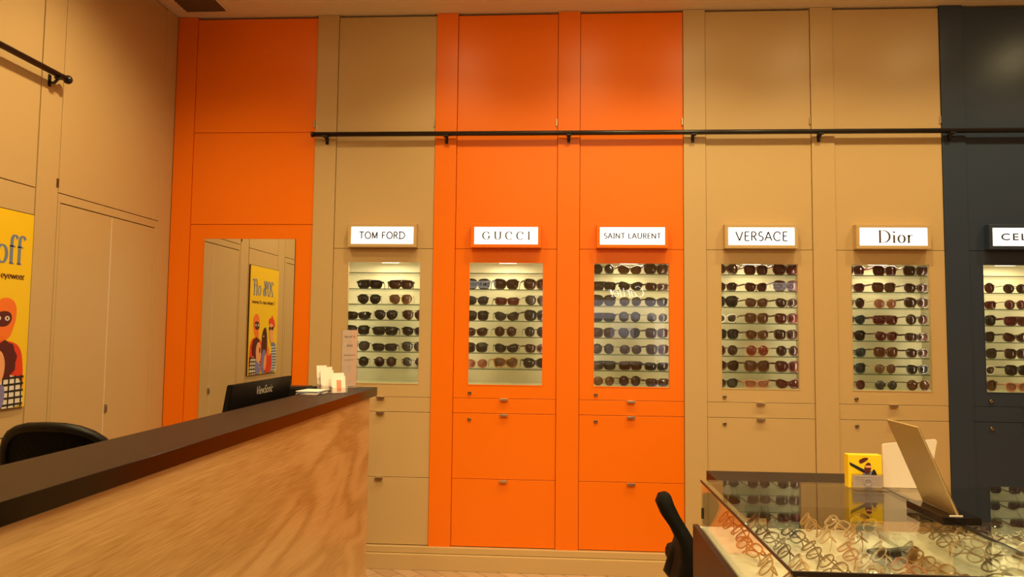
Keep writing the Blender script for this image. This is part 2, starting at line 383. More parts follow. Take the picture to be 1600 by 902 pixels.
# ceiling air grille
vt = thing('ceiling_vent', 'dark rectangular air grille set in the ceiling above the left corner', 'vent', (-2.03, 3.55, CEIL+F))
bm = B()
for a in ((-2.172, -2.154, 3.1, 3.905), (-1.915, -1.897, 3.1, 3.905), (-2.172, -1.897, 3.905, 3.92), (-2.172, -1.897, 3.085, 3.1)):
    bx(bm, *a, CEIL-.006, CEIL-.0005, .0008)
link('vent_frame', bm, M['ceiling'], vt)
bm = B(); bx(bm, -2.1535, -1.9155, 3.1005, 3.9045, CEIL-.002, CEIL-.0005); link('vent_shade_sheet', bm, mat('vent_shade', (.06, .03, .015), .7), vt)  # dark sheet painted as the shade inside the opening
bm = B()
for i in range(26):
    y = 3.115+i*.031
    prism(bm, [(-2.152, y, CEIL-.0022+F), (-2.152, y+.004, CEIL-.0022+F), (-2.152, y+.016, CEIL-.009+F), (-2.152, y+.012, CEIL-.009+F)], (.235, 0, 0))
link('louvre', bm, mat('louvre_dark', (.13, .075, .04), .6), vt)

# ================================================================== EYEWEAR
def outline(st, side, n=22):
    st = dict(st); a, b, e, flare, taper, cx, rot = st['a'], st['b'], st['e'], st['flare'], st['taper'], st['cx'], st.get('rot', 0)
    pts = []
    for i in range(n):
        t = 2*PI*i/n; c, s = math.cos(t), math.sin(t)
        x = a*math.copysign(abs(c)**(2/e), c); y = b*math.copysign(abs(s)**(2/e), s)
        x *= 1 - taper*max(0, -y/b); 
        if y > 0: y += flare*(x/a)*(y/b)
        else: y -= st.get('drop', 0)*(x/a)*(-y/b)
        x2 = x*math.cos(rot) - y*math.sin(rot); y2 = x*math.sin(rot) + y*math.cos(rot)
        pts.append((side*(cx+x2), y2))
    return pts
ST = {
 'wayfarer':  dict(a=.0275, b=.0205, e=2.9, flare=.004, taper=.16, cx=.0345, rim=.0030, bridge=.005, temple=.0040, word='wayfarer'),
 'square':    dict(a=.0285, b=.0235, e=3.6, flare=.002, taper=.10, cx=.0350, rim=.0029, bridge=.005, temple=.0042, word='square'),
 'rectangle': dict(a=.0300, b=.0180, e=4.0, flare=.002, taper=.10, cx=.0360, rim=.0030, bridge=.005, temple=.0045, word='narrow rectangular'),
 'oversize':  dict(a=.0315, b=.0265, e=3.0, flare=.003, taper=.12, cx=.0365, rim=.0030, bridge=.006, temple=.0045, word='oversized'),
 'cateye':    dict(a=.0290, b=.0200, e=2.6, flare=.0085, taper=.20, cx=.0350, rim=.0032, bridge=.005, temple=.0042, word='cat-eye'),
 'butterfly': dict(a=.0305, b=.0240, e=2.5, flare=.004, taper=.06, cx=.0360, rim=.0030, bridge=.006, temple=.0045, word='butterfly', drop=.004),
 'round':     dict(a=.0250, b=.0245, e=2.1, flare=.0, taper=.0, cx=.0345, rim=.0024, bridge=.007, temple=.0026, word='round'),
 'aviator':   dict(a=.0290, b=.0250, e=2.5, flare=.002, taper=.22, cx=.0350, rim=.0015, bridge=.010, temple=.0018, word='aviator', drop=-.003),
 'hexagon':   dict(a=.0265, b=.0230, e=2.2, flare=.001, taper=.05, cx=.0345, rim=.0013, bridge=.009, temple=.0016, word='thin metal'),
 'shield':    dict(a=.0330, b=.0215, e=3.4, flare=.001, taper=.16, cx=.0350, rim=.0026, bridge=.016, temple=.0052, word='shield', bar=1),
 'flattop':   dict(a=.0310, b=.0200, e=4.5, flare=.001, taper=.14, cx=.0360, rim=.0030, bridge=.014, temple=.0055, word='flat-top', bar=1),
}
for _k, _s in ST.items():
    _s['a'] *= 1.05; _s['b'] *= 1.08; _s['cx'] += -.0006
    if _s['rim'] > .002: _s['rim'] *= 1.25; _s['temple'] *= 1.25
    else: _s['rim'] *= 1.2; _s['temple'] *= 1.3
FC = {  # frame colour, lens colour, words
 'K': ((.010, .008, .007), (.012, .010, .010), 'black'), 'B': ((.050, .016, .008), (.030, .011, .007), 'dark brown'),
 'T': ((.11, .035, .012), (.075, .028, .014), 'tortoiseshell brown'), 'R': ((.085, .008, .008), (.060, .010, .009), 'maroon'),
 'G': ((.40, .22, .08), (.095, .045, .025), 'gold-rimmed brown'), 'S': ((.30, .26, .22), (.030, .027, .026), 'silver-rimmed smoke grey'),
 'W': ((.75, .70, .62), (.05, .035, .03), 'white-framed'), 'P': ((.50, .22, .14), (.20, .075, .045), 'pinkish tan'),
 'C': ((.010, .008, .007), (.040, .034, .032), 'black with paler lenses'), 'N': ((.02, .04, .06), (.015, .025, .035), 'blue-black'),
}
_fm = {}
def ewmat(k):
    if k in _fm: return _fm[k]
    fc, lc, _ = FC[k]
    metal = 1 if k in 'GS' else 0
    fr = mat('frame_'+FC[k][2].replace(' ', '_').replace('-', '_'), fc, .22, metal=metal)
    ln_ = mat('lens_'+FC[k][2].replace(' ', '_').replace('-', '_'), lc, .14, spec=.4)
    nt = ln_.node_tree; b = nt.nodes['Principled BSDF']       # the tint of a gradient lens fades towards its lower edge
    if k in 'BTGPCR':
        tc = nt.nodes.new('ShaderNodeTexCoord'); sp = nt.nodes.new('ShaderNodeSeparateXYZ'); nt.links.new(tc.outputs['Object'], sp.inputs[0])
        cr = nt.nodes.new('ShaderNodeMapRange'); cr.inputs['From Min'].default_value = .002; cr.inputs['From Max'].default_value = .034
        nt.links.new(sp.outputs['Z'], cr.inputs['Value'])
        mx = nt.nodes.new('ShaderNodeMix'); mx.data_type = 'RGBA'; mx.inputs['A'].default_value = (*[min(1, v*1.9) for v in lc], 1); mx.inputs['B'].default_value = (*lc, 1)
        nt.links.new(cr.outputs[0], mx.inputs['Factor']); nt.links.new(mx.outputs['Result'], b.inputs['Base Color'])
    _fm[k] = (fr, ln_); return _fm[k]
def build_eyewear(name, st, frm, lens, folded=False, yaw_folded=0):
    """parts drawn in local coordinates: front in the XZ plane facing -Y, lowest rim at z=0"""
    s = ST[st]; bot = s['b'] + s['rim'] + max(0, s.get('drop', 0)); root = bpy.data.objects.new(name, None); root.empty_display_size = .03
    def L(nm, bm, m):
        bmesh.ops.recalc_face_normals(bm, faces=bm.faces)
        me = bpy.data.meshes.new(nm); bm.to_mesh(me); bm.free(); me.materials.append(m)
        o = bpy.data.objects.new(nm, me); o.parent = root; COL.objects.link(o); return o
    COL.objects.link(root)
    wrap = lambda x: (abs(x)/.065)**2*.006          # faces curve back at the sides
    bm = B()
    for sd in (-1, 1):
        tube(bm, [(x, wrap(x), z+bot) for x, z in outline(s, sd)], s['rim'], 6, closed=True)
    inner = s['cx']-s['a']; hb = .004 + s['b']*.25
    tube(bm, [(-inner-.001, .0, bot+hb), (-inner*.4, -.001, bot+hb+.003), (inner*.4, -.001, bot+hb+.003), (inner+.001, .0, bot+hb)], max(.0016, s['rim']*.95), 6)
    if s.get('bar'): tube(bm, [(-s['cx'], .002, bot+s['b']+.001), (0, 0, bot+s['b']+.001), (s['cx'], .002, bot+s['b']+.001)], s['rim']*1.2, 6)
    if st == 'aviator': tube(bm, [(-s['cx']+.01, .001, bot+s['b']), (0, -.001, bot+s['b']-.003), (s['cx']-.01, .001, bot+s['b'])], .0014, 6)
    ox = s['cx']+s['a']; oz = bot+s['b']*.55+s['flare']*.6
    for sd in (-1, 1): tube(bm, [(sd*(ox-.002), wrap(ox)-.0005, oz), (sd*(ox+.005), wrap(ox)+.001, oz), (sd*(ox+.006), wrap(ox)+.007, oz)], s['temple']*.9, 6)
    L('frame', bm, frm)
    for sd in (-1, 1):
        bm = B(); o2 = outline(s, sd)
        fr_ = [bm.verts.new((x, wrap(x)-.0005, z+bot)) for x, z in o2]; bk = [bm.verts.new((x, wrap(x)+.0012, z+bot)) for x, z in o2]
        cf = bm.verts.new((sd*s['cx'], wrap(s['cx'])-.0025, bot)); cb = bm.verts.new((sd*s['cx'], wrap(s['cx'])-.0008, bot)); n = len(fr_)
        for i in range(n):
            j = (i+1) % n; f = bm.faces.new((fr_[i], fr_[j], cf)); f.smooth = True; bm.faces.new((bk[j], bk[i], cb)); bm.faces.new((fr_[j], fr_[i], bk[i], bk[j]))
        L('lens', bm, lens)
    for sd in (-1, 1):
        x0 = sd*(ox+.006); y0 = wrap(ox)+.006; bm = B(); t = s['temple']
        if folded:
            yy = y0+.004+(.007 if sd > 0 else 0)
            pts = [(x0, y0, oz), (x0-sd*.012, yy+.004, oz-.001), (x0-sd*.085, yy+.006, oz-.006), (x0-sd*.112, yy+.009, oz-.016), (x0-sd*.128, yy+.012, bot*.25)]
        else:
            pts = [(x0, y0, oz), (x0, y0+.05, oz-.002), (x0, y0+.095, oz-.004), (x0-sd*.002, y0+.115, oz*.62), (x0-sd*.003, y0+.133, .006)]
        # flat bar: a tube squeezed sideways
        tube(bm, pts, [t, t, t*.8, t*.75, t*.7], 6)
        for v in bm.verts:
            if not folded: v.co.x = x0 + (v.co.x-x0)*.5
        L('temple', bm, frm)
    root['mats'] = 0; del root['mats']
    return root
_proto = {}
def copy_tree(root):
    r = root.copy(); COL.objects.link(r)
    for ch in root.children:
        c = ch.copy(); COL.objects.link(c); c.parent = r
    return r
def eyewear(kind, st, ck, loc, rz, label, cat, group, frm=None, lens=None, folded=False, rx=0.0):
    key = (kind, st, ck, folded)
    if key not in _proto:
        if frm is None: frm, lens = ewmat(ck)
        root = build_eyewear(kind, st, frm, lens, folded); _proto[key] = root
    else: root = copy_tree(_proto[key])
    root.location = loc; root.rotation_euler = (rx, 0, rz); tag(root, label, cat, group)
    return root

# ================================================================== DISPLAY CABINETS
SHELF = (.341, .248, .159, .069, -.022, -.114, -.204)
WZ0, WZ1 = -.292, .398
# style+colour per place, three places a row, top row first; '.' = nothing
CAB = [
 dict(x0=-1.272, x1=-.692, c='beige', cx=-.974, sp=.162, where='beige cabinet by reception counter', lamp=1, first=1, xs=None,
      rows=[['. .', 'shield K', 'shield B'], ['. .', 'aviator K', 'aviator G'], ['rectangle K', 'aviator K', 'aviator B'],
            ['square K', 'flattop K', 'wayfarer K'], ['aviator C', 'rectangle K', 'aviator C'], ['round K', 'round B', 'round S']]),
 dict(x0=-.566, x1=.014, c='orange', cx=-.273, sp=.172, where='left orange cabinet', lamp=1, first=1,
      rows=[['oversize K', 'oversize B', 'oversize B'], ['wayfarer K', 'rectangle R', 'aviator C'], ['square K', 'cateye K', 'oversize K'],
            ['wayfarer B', 'round B', 'round K'], ['square K', 'cateye K', 'wayfarer B'], ['hexagon P', 'butterfly G', 'butterfly K']]),
 dict(x0=.141, x1=.723, c='orange', cx=.433, sp=.15, where='right orange cabinet', lamp=0, first=0,
      rows=[['round K', 'cateye T', 'oversize B'], ['flattop K', 'cateye K', 'rectangle B'], ['oversize K', 'hexagon S', 'wayfarer K'],
            ['flattop K', 'round C', 'hexagon S'], ['square B', 'aviator K', 'square B'], ['round C', 'hexagon B', 'square B'],
            ['flattop C', 'flattop B', 'rectangle K'], ['hexagon G', 'round B', 'rectangle B']]),
 dict(x0=.847, x1=1.43, c='beige', cx=1.138, sp=.168, where='beige cabinet right of orange', lamp=0, first=0,
      rows=[['butterfly T', 'square R', 'oversize R'], ['wayfarer B', 'wayfarer R', 'oversize R'], ['oversize K', 'wayfarer T', 'wayfarer B'],
            ['wayfarer W', 'square T', 'square R'], ['square K', 'wayfarer T', 'square B'], ['round B', 'round R', 'round B'],
            ['butterfly B', 'oversize T', 'oversize R'], ['wayfarer C', 'rectangle P', 'cateye R']]),
 dict(x0=1.555, x1=2.137, c='beige', cx=1.845, sp=.170, where='beige cabinet beside blue one', lamp=0, first=0,
      rows=[['square R', 'square R', 'square B'], ['wayfarer R', 'square T', 'wayfarer B'], ['round B', 'hexagon P', 'butterfly B'],
            ['wayfarer N', 'flattop R', 'round B'], ['square K', 'wayfarer R', 'rectangle B'], ['wayfarer N', 'square T', 'wayfarer B'],
            ['square N', 'hexagon G', 'wayfarer K'], ['hexagon R', 'hexagon S', 'round T']]),
 dict(x0=2.262, x1=2.845, c='blue', cx=2.545, sp=.17, where='dark blue cabinet', lamp=1, first=1,
      rows=[['round R', 'hexagon B', '. .'], ['rectangle R', 'hexagon R', '. .'], ['square K', 'flattop R', '. .'],
            ['square K', 'cateye B', '. .'], ['square K', 'square B', '. .'], ['wayfarer W', 'square K', '. .'], ['butterfly T', 'wayfarer P', '. .']]),
]
ORD = ['top', 'second', 'third', 'fourth', 'fifth', 'sixth', 'seventh', 'lowest']
SIGNS = [('TOM FORD', 'pen'), ('GUCCI', 'pen'), ('SAINT LAURENT', 'pen'), ('VERSACE', 'pen'), ('Dior', 'pen'), ('CELINE', 'bf')]
CABLAB = ['beige built-in display cabinet with lit sunglasses window, nearest the reception counter',
          'left one of the two orange display cabinets, lamp glowing at top of its window',
          'right one of the two orange display cabinets, packed with eight rows of sunglasses',
          'beige display cabinet directly right of the orange cabinets',
          'beige display cabinet between the other beige one and the dark blue one',
          'dark slate blue display cabinet cut by the right edge of the photo']
SIGNLAB = ['lit white sign in a beige frame above the window nearest the reception counter',
           'lit white sign in orange frame with thin widely spaced letters, left orange cabinet',
           'lit white sign in orange frame with small bold capitals, right orange cabinet',
           'lit white sign in beige frame just right of the orange cabinets',
           'lit white sign in beige frame beside the dark blue cabinet',
           'lit white sign in dark blue frame at the right edge']
def handle(bm, x, z, m='beige'):
    bx(bm, x-.022, x+.022, 3.984, 4.001, z-.0015, z+.0015, .0005); bx(bm, x-.022, x+.022, 3.982, 3.985, z-.010, z+.0015, .0006)
for ci, c in enumerate(CAB):
    x0, x1, cx = c['x0']+.0015, c['x1']-.0015, c['cx']; m = M[c['c']]
    root = thing('display_cabinet', CABLAB[ci], 'cabinet', ((x0+x1)/2, 4.0, -1.19+F), 'built-in eyewear cabinets along the back wall')
    def panel(nm, z0, z1, parent=root): return box_obj(nm, (x0, x1, 4.0, 4.02, z0+.0012, z1-.0012), m, parent, .0009)
    up = panel('upper_door', 1.159, 1.845); 
    bm = B(); bx(bm, x1-.008, x1-.001, 3.990, 4.001, 1.185, 1.225, .001); link('latch', bm, M['steel'], up)
    panel('middle_panel', .477, 1.159)
    # display door with its opening
    wx0, wx1 = cx-.2085, cx+.2085
    bm = B()
    A = [(x0, -.3668), (x1, -.3668), (x1, .4758), (x0, .4758)]; Bq = [(wx0, WZ0), (wx1, WZ0), (wx1, WZ1), (wx0, WZ1)]
    for y, flip in ((4.0, 0), (4.02, 1)):
        pa = [bm.verts.new((p[0], y, p[1]+F)) for p in A]; pb = [bm.verts.new((p[0], y, p[1]+F)) for p in Bq]
        for i in range(4): bm.faces.new((pa[i], pa[(i+1) % 4], pb[(i+1) % 4], pb[i]))
    bm.verts.ensure_lookup_table(); v = bm.verts
    for i in range(4):
        j = (i+1) % 4
        bm.faces.new((v[i], v[j], v[8+j], v[8+i])); bm.faces.new((v[4+i], v[4+j], v[12+j], v[12+i]))
    door = link('display_door', bm, m, root)
    bm = B()   # slim raised lip round the glass
    for a in ((wx0-.004, wx1+.004, 3.998, 4.0, WZ0-.004, WZ0), (wx0-.004, wx1+.004, 3.998, 4.0, WZ1, WZ1+.004), (wx0-.004, wx0, 3.998, 4.0, WZ0, WZ1), (wx1, wx1+.004, 3.998, 4.0, WZ0, WZ1)):
        bx(bm, *a)
    link('window_lip', bm, m, door)
    bm = B(); bx(bm, wx0+.0005, wx1-.0005, 4.008, 4.012, WZ0+.0005, WZ1-.0005); link('window_glass', bm, M['glass'], door)
    lx = x0+.093
    def lock(z, par):
        bm = B(); lathe(bm, (lx, 3.996, z+F), [(.0105, .004), (.0105, -.001), (.008, -.003), (.0045, -.003), (.0035, .0)], 18, axis='Y'); link('lock', bm, M['lock'], par)
    lock(-.340, door)
    d1 = panel('drawer', -.452, -.368); hx = cx+.0
    bm = B(); handle(bm, hx-.003, -.369); link('handle', bm, M['steel'], d1)
    d2 = panel('lower_door', -.816, -.452); bm = B(); handle(bm, hx-.003, -.455); link('handle', bm, M['steel'], d2); lock(-.487, d2)
    d3 = panel('bottom_drawer', -1.187, -.816); bm = B(); handle(bm, hx-.003, -.820); link('handle', bm, M['steel'], d3)
    # carcass: niche lining + body
    nx0, nx1 = cx-.272, cx+.272
    bm = B(); bx(bm, nx0, nx1, 4.232, 4.238, WZ0-.01, .42); link('niche_back', bm, M['nicheback'], root)
    bm = B(); bx(bm, nx0-.012, nx0, 4.021, 4.238, WZ0-.012, .43); bx(bm, nx1, nx1+.012, 4.021, 4.238, WZ0-.012, .43)
    bx(bm, nx0-.012, nx1+.012, 4.021, 4.238, .42, .432); bx(bm, nx0, nx1, 4.021, 4.232, WZ0-.012, WZ0-.002)
    link('niche_lining', bm, M['nicheback'], root)
    box_obj('upper_carcass', (x0, x1, 4.021, 4.24, .434, 1.843), M['gap'], root); box_obj('lower_carcass', (x0, x1, 4.021, 4.24, -1.187, WZ0-.014), M['gap'], root)
    for k, z in enumerate(SHELF):
        bm = B(); bx(bm, nx0+.001, nx1-.001, 4.024, 4.228, z-.005, z); sh = link('glass_shelf', bm, M['shelfglass'], root)
        bm = B(); bx(bm, nx0+.001, nx1-.001, 4.0225, 4.0238, z-.005, z); link('shelf_edge', bm, M['shelfedge'], sh)
    # niche lamp; an added fill in the cabinets that show no lamp
    bm = B(); bx(bm, cx-.05, cx+.05, 4.10, 4.16, .409, .4195, .001); link('niche_lamp_and_fill', bm, mat('niche_glow_face_%d' % ci, (.9, .9, .9), .4, emis=(1, .86, .6), estr=3), root)
    area('niche_light_and_fill', cx, 4.10, .405, .20, .05, 1.9 if c['lamp'] else 1.5, (1, .86, .60))
    for sd in (-1, 1):       # unseen side lights behind the stiles, added to brighten the niche
        area('niche_side_fill', cx+sd*.262, 4.045, .06, .012, .62, 1.0, (1, .86, .60), (PI/2, 0, sd*math.radians(42)))
    # sunglasses
    levels = list(SHELF)+[WZ0-.002]
    if c['first']: levels = levels[1:]
    nrows = len(c['rows'])
    for ri, row in enumerate(c['rows']):
        n_in = sum(1 for r in row if r[0] != '.')
        for k, it in enumerate(row):
            st, ck = it.split()
            if st == '.': continue
            x = cx + (k-1)*c['sp'] + random.uniform(-.004, .004)
            if ci == 0 and n_in == 2: x = cx + (-.10 if k == 1 else .085)
            rz = random.uniform(.12, .32) if ci < 3 else random.uniform(.02, .2)
            pos = ('left', 'middle', 'right')[k] if n_in == 3 else (('left', 'right')[k-1] if ci == 0 else ('left', 'right')[k])
            rname = ORD[ri] if ri < nrows-1 else 'lowest'
            lb = '%s %s sunglasses, %s in %s row, %s' % (FC[ck][2], ST[st]['word'], pos, rname, c['where'])
            eyewear('sunglasses', st, ck, (x, 4.070+random.uniform(-.006, .006), levels[ri]+F+.0004), rz, lb, 'sunglasses', 'sunglasses on the glass shelves of the back wall')
    # lit sign
    sx = cx if ci else cx-.005
    sg = thing('lightbox_sign', SIGNLAB[ci], 'sign', (sx, 4.0, .477+F), 'lit brand signs above the cabinet windows')
    X0, X1, Z0, Z1 = sx-.198, sx+.198, .480, .615
    bm = B()
    for a in ((X0, X1, 3.952, 3.9995, Z0, Z0+.018), (X0, X1, 3.952, 3.9995, Z1-.018, Z1), (X0, X0+.018, 3.952, 3.9995, Z0+.018, Z1-.018), (X1-.018, X1, 3.952, 3.9995, Z0+.018, Z1-.018)):
        bx(bm, *a, bev=.001)
    link('sign_frame', bm, m, sg)
    bm = B(); bx(bm, X0+.0185, X1-.0185, 3.956, 3.966, Z0+.0185, Z1-.0185, .001); link('sign_face', bm, M['sign'], sg)
    txt, kind = SIGNS[ci]; zc = (Z0+Z1)/2; yy = 3.9545
    if kind == 'bf':
        t = text_mesh(txt, spacing={'CELINE': 1.25}.get(txt, 1.0), offset=.014 if txt != 'TOM FORD' else .008)
        wd = {'TOM FORD': .265, 'SAINT LAURENT': .315, 'CELINE': .27}[txt]; hh = {'TOM FORD': .044, 'SAINT LAURENT': .033, 'CELINE': .038}[txt]
    elif txt == 'TOM FORD': t = pen_text(txt, .175, .15, .12); wd, hh = .265, .044
    elif txt == 'SAINT LAURENT': t = pen_text(txt, .19, .14, .12); wd, hh = .315, .033
    elif txt == 'GUCCI': t = pen_text(txt, .19, .055, .5); wd, hh = .27, .047
    elif txt == 'VERSACE': t = pen_text(txt, .15, .115, .14); wd, hh = .283, .055
    else: t = pen_text(txt, .17, .035, .14); wd, hh = .185, .07
    place_text(t, (sx+(.01 if ci == 4 else 0), yy, zc+F), (1, 0, 0), (0, 0, 1), wd, hh)
    link('lettering', t, M['ink'] if txt in ('TOM FORD', 'SAINT LAURENT', 'VERSACE', 'CELINE') else M['greyink'], sg)

# ================================================================== MIRROR, RAILS, POSTER
mr = thing('wall_mirror', 'tall frameless mirror on the orange wall reflecting the yellow poster', 'mirror', (-1.765, 4.0, -.60+F))
bm = B(); bx(bm, -2.036, -1.496, 3.994, 3.9995, -.62, .530, .0006); link('mirror_backing', bm, M['gap'], mr)
bm = B(); bx(bm, -2.035, -1.497, 3.991, 3.9938, -.619, .529, .0003); link('mirror_glass', bm, M['mirror'], mr)

def bracket(bm, x, y, z, wall):
    if wall == 'back':
        bx(bm, x-.009, x+.009, 3.9895, 3.9925, z-.050, z+.004, .001)
        tube(bm, [(x, 3.9905, z-.034+F), (x, 3.972, z-.032+F), (x, y, z-.010+F)], .0065, 8)
        bx(bm, x-.014, x+.014, y-.015, y+.015, z-.018, z-.010, .002)
    else:
        bx(bm, XL+.0003, XL+.004, y-.009, y+.009, z-.050, z+.004, .001)
        tube(bm, [(XL+.002, y, z-.032+F), (XL+.024, y, z-.034+F), (x, y, z-.010+F)], .0065, 8)
        bx(bm, x-.015, x+.015, y-.014, y+.014, z-.018, z-.010, .002)
rl = thing('ladder_rail', 'long black metal rail running across the back wall above the signs', 'rail', (-1.39, 3.955, 1.133+F))
bm = B(); tube(bm, [(-1.396, 3.955, 1.133+F), (2.9, 3.955, 1.133+F)], .0135, 14); link('rail_bar', bm, M['black'], rl)
bm = B(); lathe(bm, (-1.408, 3.955, 1.133+F), [(.012, 0), (.017, .003), (.017, .012), (.0136, .015)], 14, axis='X'); link('end_cap', bm, M['black'], rl)
for x in (-1.324, -.624, .077, .774, 1.467, 2.169, 2.87):
    bm = B(); bracket(bm, x, 3.955, 1.133, 'back'); link('bracket', bm, M['black'], rl)
rl = thing('ladder_rail', 'black metal rail with ball end on the beige left wall, top left corner', 'rail', (-2.2, 3.0, 1.121+F))
bm = B(); tube(bm, [(-2.2, -.2, 1.121+F), (-2.2, 3.0, 1.121+F)], .0135, 14); link('rail_bar', bm, M['black'], rl)
bm = B(); bmesh.ops.create_uvsphere(bm, u_segments=16, v_segments=10, radius=.020, matrix=Matrix.Translation((-2.2, 3.012, 1.121+F))); link('ball_end', bm, M['black'], rl)
for y in (2.957, 2.2, 1.5, .8, .1):
    bm = B(); bracket(bm, -2.2, y, 1.121, 'left'); link('bracket', bm, M['black'], rl)

# poster on the left wall: u runs with +Y, v up
PY0, PY1, PZ0, PZ1 = 2.360, 2.897, -.333, .487
ps = thing('poster', 'tall yellow sale poster with cartoon people in glasses on left wall', 'poster', (XL, (PY0+PY1)/2, PZ0+F))
box_obj('poster_board', (XL+.0005, XL+.011, PY0, PY1, PZ0, PZ1), mat('poster_board_edge', (.10, .06, .02), .6), ps, .0008)
bm = B(); bx(bm, XL+.0112, XL+.0116, PY0+.001, PY1-.001, PZ0+.001, PZ1-.004); link('poster_sheet', bm, M['yellow'], ps)
lay = [0]
def P(u, v, k): return (XL+.0120+k*.00010, PY0+u*(PY1-PY0), PZ0+v*(PZ1-PZ0)+F)
def blob(bm, pts, mi):
    lay[0] += 1; pts = [(min(.997, max(.003, u)), min(.994, max(.004, v))) for u, v in pts]
    f = bm.faces.new([bm.verts.new(P(u, v, lay[0])) for u, v in pts]); f.material_index = mi
def ell(cu, cv, ru, rv, n=20, wob=0, k=6): return [(cu+ru*math.cos(t)*(1+wob*math.sin(k*t)), cv+rv*math.sin(t)*(1+wob*math.sin(k*t))) for t in [2*PI*i/n for i in range(n)]]
def smooth(pts, it=2):
    for _ in range(it):
        q = []
        for i in range(len(pts)):
            a, b = pts[i], pts[(i+1) % len(pts)]
            q += [(a[0]*.75+b[0]*.25, a[1]*.75+b[1]*.25), (a[0]*.25+b[0]*.75, a[1]*.25+b[1]*.75)]
        pts = q
    return pts
PMATS = [M['pred'], M['porange'], M['pmaroon'], M['ppeach'], M['pwhite'], M['ink'], M['pviolet'], M['yellow'], M['pblue']]
RED, ORA, MAR, PEA, WHI, INK, VIO, YEL, BLU = range(9)
bm = B()
blob(bm, smooth([(.50, 0), (.52, .25), (.62, .33), (.80, .345), (.93, .31), (.965, .2), (.97, .0)], 2), RED)          # tall figure's red jumper
blob(bm, smooth([(.66, .33), (.68, .40), (.64, .47), (.68, .545), (.78, .56), (.86, .53), (.87, .46), (.84, .40), (.80, .345)], 2), ORA)
blob(bm, smooth([(.64, .44), (.68, .485), (.80, .49), (.83, .45), (.78, .41), (.68, .41)], 2), MAR)
for uu in (.69, .775): blob(bm, ell(uu, .452, .024, .012, 12), WHI); blob(bm, ell(uu, .452, .009, .007, 8), INK)
blob(bm, smooth([(.38, .12), (.36, .30), (.40, .42), (.46, .44), (.54, .40), (.57, .30), (.56, .12)], 2), MAR)        # dark-haired figure
blob(bm, ell(.47, .345, .055, .05), INK); blob(bm, ell(.485, .335, .035, .04), MAR); blob(bm, ell(.50, .35, .018, .007, 10), WHI)
blob(bm, smooth([(.36, .0), (.38, .18), (.46, .24), (.56, .2), (.58, .0)], 2), VIO)
blob(bm, smooth([(.02, 0), (.02, .24), (.12, .30), (.26, .28), (.34, .2), (.36, .0)], 2), BLU)                        # right-hand figure's striped top
for i in range(9): blob(bm, [(.02, .02+i*.028), (.34, .03+i*.026), (.34, .038+i*.026), (.02, .028+i*.028)], WHI)
blob(bm, smooth([(.14, .28), (.16, .36), (.12, .42), (.16, .49), (.26, .50), (.31, .44), (.30, .36), (.26, .29)], 2), PEA)
blob(bm, smooth([(.10, .44), (.12, .50), (.18, .52), (.22, .56), (.24, .52), (.32, .525), (.33, .46), (.28, .475), (.20, .47), (.15, .42)], 2), RED)
blob(bm, ell(.20, .425, .042, .018, 14), INK); blob(bm, ell(.285, .425, .035, .018, 14), INK)
blob(bm, smooth([(.22, .0), (.18, .12), (.24, .22), (.40, .22), (.46, .12), (.44, .0)], 2), RED)                      # front figure, red coat, yellow hair
blob(bm, ell(.30, .225, .085, .055, 24, .07, 7), YEL); blob(bm, ell(.345, .205, .045, .045), ORA)
blob(bm, smooth([(.40, .05), (.38, .16), (.44, .2), (.50, .1), (.48, .02)], 2), PEA)
blob(bm, smooth([(.58, .0), (.62, .14), (.72, .17), (.84, .17), (.94, .14), (.965, .07), (.97, .0)], 1), WHI)         # black and white checked shirt
for i in range(6): blob(bm, [(.61+i*.066, .005), (.625+i*.066, .005), (.645+i*.06, .165), (.63+i*.06, .165)], INK)
for i in range(5): blob(bm, [(.60, .012+i*.033), (.965, .016+i*.034), (.965, .026+i*.034), (.60, .022+i*.033)], INK)
blob(bm, ell(.755, .245, .125, .095, 34, .06, 9), MAR)                                                                # curly hair
blob(bm, smooth([(.60, .12), (.58, .22), (.62, .29), (.72, .30), (.77, .24), (.76, .16), (.70, .10)], 2), PEA)
blob(bm, smooth([(.60, .0), (.62, .09), (.70, .11), (.77, .13), (.78, .04), (.74, .0)], 2), VIO)
blob(bm, ell(.635, .222, .022, .03, 14), MAR)
link('illustration', bm, PMATS, ps, calc=False)
t = pen_text('20% off', .19, .05, .06); place_text(t, (XL+.0126, PY0+.56*(PY1-PY0), PZ0+.80*(PZ1-PZ0)+F), (0, 1, 0), (0, 0, 1), .395, .125)
link('lettering', t, M['pblue'], ps, calc=False)
t = pen_text('Complete pairs of eyewear', .18, .09, .06); place_text(t, (XL+.0126, PY0+.53*(PY1-PY0), PZ0+.665*(PZ1-PZ0)+F), (0, 1, 0), (0, 0, 1), .43, .036)
link('lettering', t, M['pmaroon'], ps, calc=False)

